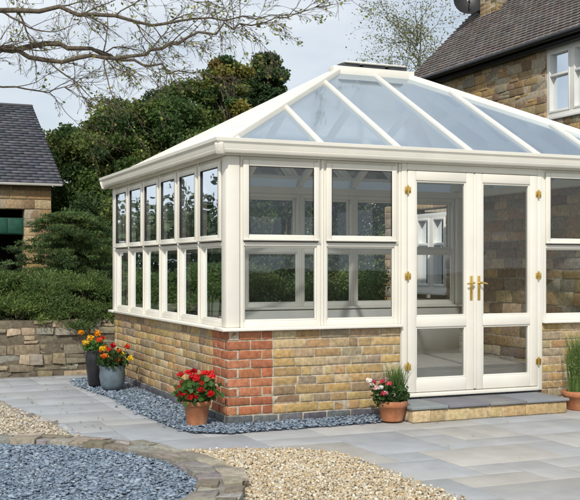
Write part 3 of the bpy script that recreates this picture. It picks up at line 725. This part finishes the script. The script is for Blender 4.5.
def tree(loc, H, rad, n, size, pal, label, cbase=0.15, ncl=100, shape='round', bark=None, name="tree", mat=None, asp=.6, clr=(0.12, 0.28), tr=0.11):
    t = empty(name, loc); tag(t, label, "tree")
    Cs = []; Rs = []
    while len(Cs) < ncl:
        h = R.random() ** .85; z = H * (cbase + (1 - cbase) * h)
        if shape == 'cone': rr = rad * (1 - h * .85)
        else: rr = rad * math.sqrt(max(0.02, 1 - (2 * h - 0.8) ** 2 / 1.5))
        a = R.uniform(0, 6.28); q = R.uniform(.3, 1.0) ** .6 * rr * R.uniform(.75, 1.2)
        c = R.uniform(*clr) * rad
        Cs.append((q * math.cos(a), q * math.sin(a), min(z, H - c * .5))); Rs.append((c, c, c * .7))
    V, F, C = clump_leaves(Cs, Rs, n, size, pal, asp=asp)
    T = Tubes(); P = []; zz = np.linspace(0, H * .9, 8); px = py = 0
    for z in zz: P.append((px, py, z)); px += R.uniform(-.05, .05) * H * .2; py += R.uniform(-.05, .05) * H * .2
    T.add(P, [tr * (1 - .85 * i / 7) for i in range(8)], 8)
    for c in Cs[::2]:
        i = max(1, min(6, int(7 * (c[2] * .75) / (H * .9)))); s = Vector(P[i]); e_ = Vector(c); md = (s + e_) / 2 + Vector((0, 0, .08 * H * R.uniform(0, .5)))
        T.add([s, md, e_], [tr * .35 * (1 - .08 * i), tr * .2, tr * .06], 5)
    T.obj("trunk", bark or M_bark, parent=t)
    np_mesh("crown", V, F, mat or M_leaf, col=C, parent=t)
    return t
G1 = [(0.075, 0.13, 0.035), (0.095, 0.15, 0.04), (0.055, 0.10, 0.03), (0.12, 0.16, 0.045)]
G2 = [(0.042, 0.078, 0.03), (0.055, 0.095, 0.035), (0.03, 0.058, 0.022)]
GY = [(0.20, 0.22, 0.05), (0.26, 0.24, 0.06), (0.14, 0.17, 0.045), (0.30, 0.22, 0.06)]
tree((2.2, 15.6, 0), 4.5, 1.7, 75000, 0.044, G1, "leafy green tree behind the garden", name="garden_tree", ncl=160)
tree((3.3, 14.4, 0), 5.0, 1.9, 85000, 0.044, G1 + [GY[2]], "broad green tree with touches of yellow", name="garden_tree", ncl=180, clr=(.09, .24))
tree((4.7, 16.0, 0), 5.7, 1.7, 75000, 0.044, G1 + G2, "dense green tree behind the conservatory", name="garden_tree", ncl=170, clr=(.09, .25))
tree((5.3, 14.8, 0), 6.2, 0.95, 34000, 0.040, GY + G1, "slim tree with yellowing autumn leaves", name="garden_tree", ncl=90)
tree((6.3, 17.0, 0), 6.2, 1.5, 70000, 0.042, G2 + G1[:1], "dark evergreen tree behind the conservatory", name="evergreen_tree", shape='cone', ncl=160, mat=M_needle, clr=(.08, .22))
tree((7.4, 17.6, 0), 7.0, 1.9, 80000, 0.042, G2 + G1[:1], "tall dark evergreen tree behind the conservatory", name="evergreen_tree", shape='cone', ncl=190, mat=M_needle, clr=(.07, .17))
tree((9.3, 18.5, 0), 5.2, 1.5, 30000, 0.05, G1, "green tree partly hidden by the glass roof", name="garden_tree", ncl=90)
tree((0.8, 22, 0), 4.9, 2.2, 30000, 0.06, G2 + G1, "green tree behind the outbuilding", name="garden_tree", ncl=90)
def mass(name, label, cat, Cs, Rs, n, size, pal, mat=M_leaf, stems=True, kind=None, **kw):
    V, F, C = clump_leaves(Cs, Rs, n, size, pal, **kw)
    if kind:
        o = np_mesh(name, V, F, mat, col=C); tag(o, label, kind=kind); return o
    t = empty(name, (float(np.mean([c[0] for c in Cs])), float(np.mean([c[1] for c in Cs])), 0.5)); tag(t, label, cat)
    V = V - np.array(t.location)
    np_mesh("foliage", V, F, mat, col=C, parent=t)
    T = Tubes()
    for c, r in list(zip(Cs, Rs))[::4]:
        cc = Vector(c) - t.location
        b = Vector((cc.x * .7, cc.y * .7, 0)) if stems else Vector((0, 0, cc.z * .9))
        T.add([b, (b + cc) / 2 + Vector((0, 0, .02)), cc], [.018, .013, .005], 5)
    T.obj("stems", M_bark, parent=t)
    return t
Cs = []; Rs = []
for i in range(300):
    x = R.uniform(1.2, 7.2); top = 2.4 if x < 2.4 else 3.5
    Cs.append((x, 9.0 + R.uniform(-.5, .5), R.uniform(.3, top))); c = R.uniform(.22, .40); Rs.append((c, c, c))
mass("hedge", "tall green hedge behind the garden wall", "hedge", Cs, Rs, 110000, 0.036, G1 + G2[:1])
Cs = []; Rs = []
for i in range(60):
    Cs.append((R.uniform(.9, 4.3), 5.6 + R.uniform(-.3, .3), R.uniform(.6, 1.15))); c = R.uniform(.15, .28); Rs.append((c, c, c * .8))
mass("shrub", "low leafy shrubs above the stone wall", "shrub", Cs, Rs, 26000, 0.026, G1)
Cs = []; Rs = []
for i in range(170):
    Cs.append((R.uniform(-45, -6), R.uniform(50, 60), R.uniform(0, 6.0))); c = R.uniform(1., 2.2); Rs.append((c, c, c))
mass("reflection_wood", "unseen line of trees added for the side pane reflections", "wood", Cs, Rs, 26000, 0.25, [(.10, .13, .07), (.08, .11, .06)], kind="stuff")  # out of view, added so the side panes have something to reflect
JN = [(0.115, 0.175, 0.05), (0.10, 0.155, 0.045), (0.14, 0.20, 0.055), (0.08, 0.13, 0.04)]
def juniper(cx, cy, rx_, ry_, h, z0, label, n):
    Cs = []; Rs = []
    for i in range(190):
        a = R.uniform(0, 6.28); q = R.random() ** .5
        x = cx + rx_ * q * math.cos(a); y = cy + ry_ * q * math.sin(a)
        zt = z0 + h * math.sqrt(max(.0, 1 - q ** 2.6)) * R.uniform(.78, 1.04) + R.uniform(-.04, .02) - (.10 if y < 4.7 else 0)
        Cs.append((x, y, zt)); Rs.append((R.uniform(.10, .20), R.uniform(.10, .2), R.uniform(.06, .12)))
    mass("juniper_shrub", label, "shrub", Cs, Rs, n, 0.024, JN, mat=M_needle, asp=.22, outw=1.0, up=.6, shell=.3, cvar=.18)
juniper(-1.55, 5.2, 1.15, .74, 0.66, 0.62, "spreading green juniper on the stone garden wall", 85000)
juniper(-0.40, 5.15, 0.85, .70, 0.58, 0.60, "spreading green juniper beside the conservatory", 65000)
juniper(-3.1, 5.4, 1.0, .7, 0.6, 0.64, "spreading juniper at the end of the wall", 24000)
Cs = []; Rs = []
cx, cy = 0.15, 7.3
for i in range(16):
    z = 0.75 + i * 0.088; L = 1.4 * (1 - i / 19.0) + .12
    for k in range(7):
        a = R.uniform(0, 6.28); LL = L * R.uniform(.75, 1.15)
        for q in (0.25, 0.5, 0.75, 1.0):
            Cs.append((cx + LL * q * math.cos(a), cy + LL * q * math.sin(a), z + q * .05 - q * q * .12 + R.uniform(-.03, .03))); Rs.append((.15 * (1.2 - q * .4), .15 * (1.2 - q * .4), .04))
mass("cedar_tree", "feathery green spreading conifer beside the outbuilding", "tree", Cs, Rs, 85000, 0.026, [(0.09, 0.145, 0.05), (0.11, 0.17, 0.055), (0.07, 0.115, 0.04), (.13, .18, .055)], mat=M_needle, asp=.22, outw=.8, up=-.15, shell=.2, stems=False)
Cs = []; Rs = []
for i in range(70):
    Cs.append((R.uniform(.85, 2.6), R.uniform(9.8, 11.2), R.uniform(.1, 2.5))); c = R.uniform(.2, .4); Rs.append((c, c, c))
mass("shrub", "large green shrub beside the outbuilding", "shrub", Cs, Rs, 46000, 0.036, G1)

# ------------------------------------------------------------------ branching trees
def branch(T, tips, p, d, L, r, depth, droop=0.0, bend=.25, sides=6, kids=(2, 4), seg=.12):
    n = max(3, int(L / seg)); pts = [p.copy()]; rs = [r]; d = d.normalized()
    for i in range(n):
        d = (d + Vector((R.gauss(0, bend), R.gauss(0, bend), R.gauss(0, bend) - droop)) * .35).normalized()
        p = p + d * (L / n); pts.append(p.copy()); rs.append(max(.0019, r * (1 - .82 * (i + 1) / n)))
    T.add(pts, rs, sides if depth > 1 else 4)
    if depth <= 1: tips += pts[1:]
    if depth > 0:
        for k in range(R.randint(*kids) + (2 if depth > 1 else 0)):
            i = R.randint(max(1, n // 5), n - 1)
            ax = Vector((R.gauss(0, 1), R.gauss(0, 1), R.gauss(0, 1))).normalized()
            nd = (d * .75 + (pts[i] - pts[i - 1]).normalized() * .5 + ax * .8).normalized()
            branch(T, tips, pts[i], nd, L * R.uniform(.38, .65), max(.0024, rs[i] * .55), depth - 1, droop, bend, sides, kids, seg)
bt = empty("bare_tree", (-3.4, 5.3, 0.5)); tag(bt, "thinning autumn tree with fine twigs and scattered small leaves", "tree")
T = Tubes(); tips = []
S_ = 12.0 / 7.0
hz = lambda z: 1.3 + (z - 1.3) * S_ - .5
T.add([(0, 0, -.5), (.03, .0, .6), (0, .05, 1.5), (.06, 0, 2.2), (.1, .0, hz(2.4))], [.22, .18, .15, .13, .11], 12)
rt = Vector((.92, -.392, 0)); fw = Vector((.392, .92, 0))
def limb(pts, r0, kids, kl=1.0):
    P = [rt * (a * S_) + Vector((0, 0, hz(z))) + fw * dd for a, z, dd in pts]
    Q = []
    for i in range(len(P) - 1):
        for k in range(5):
            q = P[i].lerp(P[i + 1], k / 5); Q.append(q + Vector((R.gauss(0, .025), R.gauss(0, .025), R.gauss(0, .025))))
    Q.append(P[-1]); n = len(Q)
    rs = [max(.004, r0 * (1 - .95 * i / (n - 1))) * R.uniform(.94, 1.06) for i in range(n)]
    T.add(Q, rs, 8)
    for k in range(kids):
        i = R.randint(3, n - 2); dd = (Q[i + 1] - Q[i]).normalized()
        nd = (dd * .9 + Vector((R.gauss(0, .4), R.gauss(0, .4), R.gauss(.0, .8)))).normalized()
        branch(T, tips, Q[i], nd, R.uniform(.5, 1.2) * kl * (1.15 - .5 * i / n), max(.0055, rs[i] * .42), 3, droop=.05, bend=.42, kids=(1, 3), seg=.08)
limb([(0.05, 2.3, 0), (.6, 2.62, .1), (1.2, 2.80, .2), (1.75, 2.83, .2), (2.1, 2.76, .25), (2.45, 2.70, .3), (2.75, 2.64, .35)], .058, 18)
limb([(1.3, 2.80, .2), (1.9, 2.70, .0), (2.35, 2.72, -.1), (2.65, 2.85, -.1), (2.95, 2.92, -.1), (3.3, 3.0, -.1), (3.62, 3.07, -.1)], .03, 20, .85)
limb([(0.08, 2.4, 0), (.5, 2.9, -.1), (1.1, 3.03, -.2), (1.8, 3.02, -.2), (2.4, 2.93, -.1), (2.9, 2.98, 0), (3.4, 3.04, 0.1)], .048, 22)
limb([(0.08, 2.4, 0), (.4, 3.1, .2), (.9, 3.5, .3), (1.8, 3.5, .4), (2.4, 3.25, .3), (2.9, 3.06, .2)], .045, 18)
limb([(0.5, 2.6, .1), (1.1, 2.62, .4), (1.6, 2.55, .5), (1.9, 2.58, .5)], .022, 10)
T.obj("trunk", M_bark, parent=bt)
tp = np.array([tuple(x) for x in tips]); sel = tp[NR.random(len(tp)) < .18]; sel = sel + NR.normal(0, .022, sel.shape)
cols = np.array([(0.30, 0.32, 0.07), (0.22, 0.28, 0.06), (0.36, 0.32, 0.07), (0.15, 0.21, 0.05)])[NR.integers(0, 4, len(sel))]
V, F, C = leafquads(sel, .022, cols, .6); np_mesh("crown", V, F, M_leaf, col=C, parent=bt)
fb = empty("birch_tree", (10.25, 14.65, 0)); tag(fb, "slender tree with sparse leaves behind the house", "tree")
T = Tubes(); tips = []
T.add([(0, 0, 0), (.05, 0, 2), (0, .1, 4), (.1, 0, 6), (.15, 0, 7.6)], [.09, .075, .05, .03, .01], 8)
for i in range(60):
    z = R.uniform(3.5, 7.6); a = R.uniform(0, 6.28)
    branch(T, tips, Vector((.06, .03, z)), Vector((math.cos(a), math.sin(a), .8)), R.uniform(.9, 1.9) * (1.15 - (z - 3.5) / 9), .014, 2, droop=.05, bend=.3, sides=4, kids=(2, 3))
T.obj("trunk", M_palebark, parent=fb)
tp = np.array([tuple(x) for x in tips]); sel = np.repeat(tp, 3, 0); sel = sel + NR.normal(0, .09, sel.shape)
cols = np.array([(0.20, 0.22, 0.08), (0.16, 0.19, 0.07), (0.26, 0.25, 0.1)])[NR.integers(0, 3, len(sel))]
V, F, C = leafquads(sel, .026, cols, .6); np_mesh("crown", V, F, M_leaf, col=C, parent=fb)

# ------------------------------------------------------------------ potted plants
def potbody(parent, r0, r1, h, mat, rim=.02):
    lathe("pot", [(0.001, 0), (r0, 0), (r0 * 1.02, .01), (r1 * .95, h - rim * 1.8), (r1 * 1.04, h - rim * 1.7), (r1 * 1.07, h - rim), (r1 * 1.07, h - .004), (r1 * 1.04, h), (r1 * .93, h), (r1 * .9, h - .03)], mat, parent=parent)
    V = [(0, 0, h - .03)] + [(r1 * .91 * math.cos(a), r1 * .91 * math.sin(a), h - .03) for a in np.linspace(0, 6.2832, 24, endpoint=False)]
    np_mesh("soil", V, [(0, 1 + k, 1 + (k + 1) % 24) for k in range(24)], M_earth, parent=parent)
def roundleaves(parent, c, rr, n, size, pal, name="foliage", asp=.9):
    V, F, C = clump_leaves([c], [rr], n, size, pal, asp=asp, shell=.5); np_mesh(name, V, F, M_leaf, col=C, parent=parent)
def blooms(parent, centers, rad, n, size, pal, name="flowers"):
    V, F, C = clump_leaves(centers, [(rad, rad, rad * .7)] * len(centers), n, size, pal, asp=.85, shell=.7, cvar=.15); np_mesh(name, V, F, M_petal, col=C, parent=parent)
GG = [(0.06, 0.13, 0.03), (0.08, 0.17, 0.04), (0.045, 0.09, 0.025)]
def stems(parent, tgts, z0, r=.003, mat=M_leaf):
    T = Tubes()
    for t_ in tgts:
        T.add([(t_[0] * .25, t_[1] * .25, z0), (t_[0] * .7, t_[1] * .7, (z0 + t_[2]) / 2 + .02), t_], [r, r, r * .8], 5)
    np_mesh("stems", T.V, np.array(T.F), mat, col=[(.07, .13, .04)] * len(T.V), parent=parent)
def gz(s, lim):
    return max(-lim, min(lim, R.gauss(0, s)))
g = empty("potted_geranium", (-0.257, 0.03, 0.015)); tag(g, "terracotta pot of bright red geraniums on slate chippings", "potted plant")
potbody(g, .078, .108, .20, M_terra, .022)
roundleaves(g, (0, 0, .28), (.17, .17, .11), 700, .025, GG)
fc = [(gz(.09, .16), gz(.09, .16), .36 + R.uniform(-.09, .09)) for _ in range(44)]
fc = [(x, y, z - 1.6 * (x * x + y * y)) for x, y, z in fc]
stems(g, fc, .18); blooms(g, fc, .027, 3300, .010, [(.62, .015, .02), (.75, .03, .03), (.5, .01, .015)])
g = empty("potted_plant", (1.33, -0.36, 0.012)); tag(g, "terracotta pot with pink and white flowers and spiky grass", "potted plant")
potbody(g, .09, .122, .17, M_terra, .03)
roundleaves(g, (-.03, -.02, .22), (.16, .14, .09), 620, .018, GG + [(.16, .22, .07)])
fc = [(R.uniform(-.22, .0), R.uniform(-.14, .1), .20 + R.uniform(0, .17)) for _ in range(14)]
stems(g, fc, .16); blooms(g, fc, .02, 800, .010, [(.7, .18, .28), (.75, .5, .5), (.6, .08, .12), (.8, .75, .7)])
def blades(parent, n, h, spread, z0, wdt=.006, cx=0, cy=0, pal=GG, name="grass_blades"):
    V = []; F = []; C = []
    for i in range(n):
        a = R.uniform(0, 6.28); b = Vector((cx + R.gauss(0, .035), cy + R.gauss(0, .035), z0)); hh = h * R.uniform(.6, 1.05); s = spread * R.uniform(.2, 1)
        dr = Vector((math.cos(a), math.sin(a), 0)); sd = Vector((-dr.y, dr.x, 0)); k = len(V); c = vary(R.choice(pal), .25)
        for j in range(5):
            t_ = j / 4; p = b + dr * s * t_ ** 1.8 + Vector((0, 0, hh * (t_ - .12 * t_ * t_))); ww = wdt * (1 - t_ * .9)
            V += [tuple(p - sd * ww), tuple(p + sd * ww)]; C += [c, c]
        for j in range(4): F.append((k + 2 * j, k + 2 * j + 1, k + 2 * j + 3, k + 2 * j + 2))
    np_mesh(name, V, np.array(F), M_leaf, col=C, parent=parent)
blades(g, 240, .36, .15, .15, cx=.05, cy=.02, pal=[(.11, .19, .05), (.15, .24, .07), (.08, .14, .04)])
g = empty("potted_plant", (3.26, -0.36, 0.002)); tag(g, "terracotta pot with tall upright green grassy plant", "potted plant")
potbody(g, .10, .14, .17, M_terra, .03)
blades(g, 420, .62, .17, .14, wdt=.005, pal=[(.14, .22, .06), (.18, .27, .08), (.11, .17, .05)])
roundleaves(g, (0, 0, .42), (.14, .14, .22), 900, .014, [(.16, .24, .08), (.2, .27, .1)], asp=.3)
g = empty("potted_pansies", (-0.34, 2.62, 0.015)); tag(g, "blue grey round pot of red and yellow pansies", "potted plant")
lathe("pot", [(.001, 0), (.085, 0), (.12, .06), (.135, .15), (.128, .22), (.137, .25), (.137, .262), (.12, .262), (.11, .23)], M_bluepot, parent=g)
roundleaves(g, (0, 0, .31), (.17, .17, .10), 520, .022, GG)
fc = [(gz(.1, .16), gz(.1, .16), .36 + R.uniform(-.05, .12)) for _ in range(16)]
stems(g, fc, .24)
blooms(g, fc[:6], .030, 420, .015, [(.75, .5, .02), (.8, .6, .05)], name="yellow_flowers"); blooms(g, fc[6:], .028, 560, .014, [(.6, .05, .01), (.65, .14, .01), (.45, .01, .02)], name="red_flowers")
g = empty("potted_flowers", (-0.44, 3.0, 0.015)); tag(g, "tall dark glazed vase with orange and yellow flowers", "potted plant")
lathe("pot", [(.001, 0), (.055, 0), (.07, .04), (.098, .26), (.10, .34), (.082, .38), (.09, .40), (.08, .40), (.07, .37)], M_darkvase, parent=g)
roundleaves(g, (0, 0, .44), (.14, .14, .08), 340, .02, GG)
fc = [(gz(.07, .12), gz(.07, .12), .50 + R.uniform(-.04, .10)) for _ in range(10)]
stems(g, fc, .38); blooms(g, fc, .030, 520, .015, [(.75, .28, .01), (.8, .5, .03), (.65, .08, .02)])
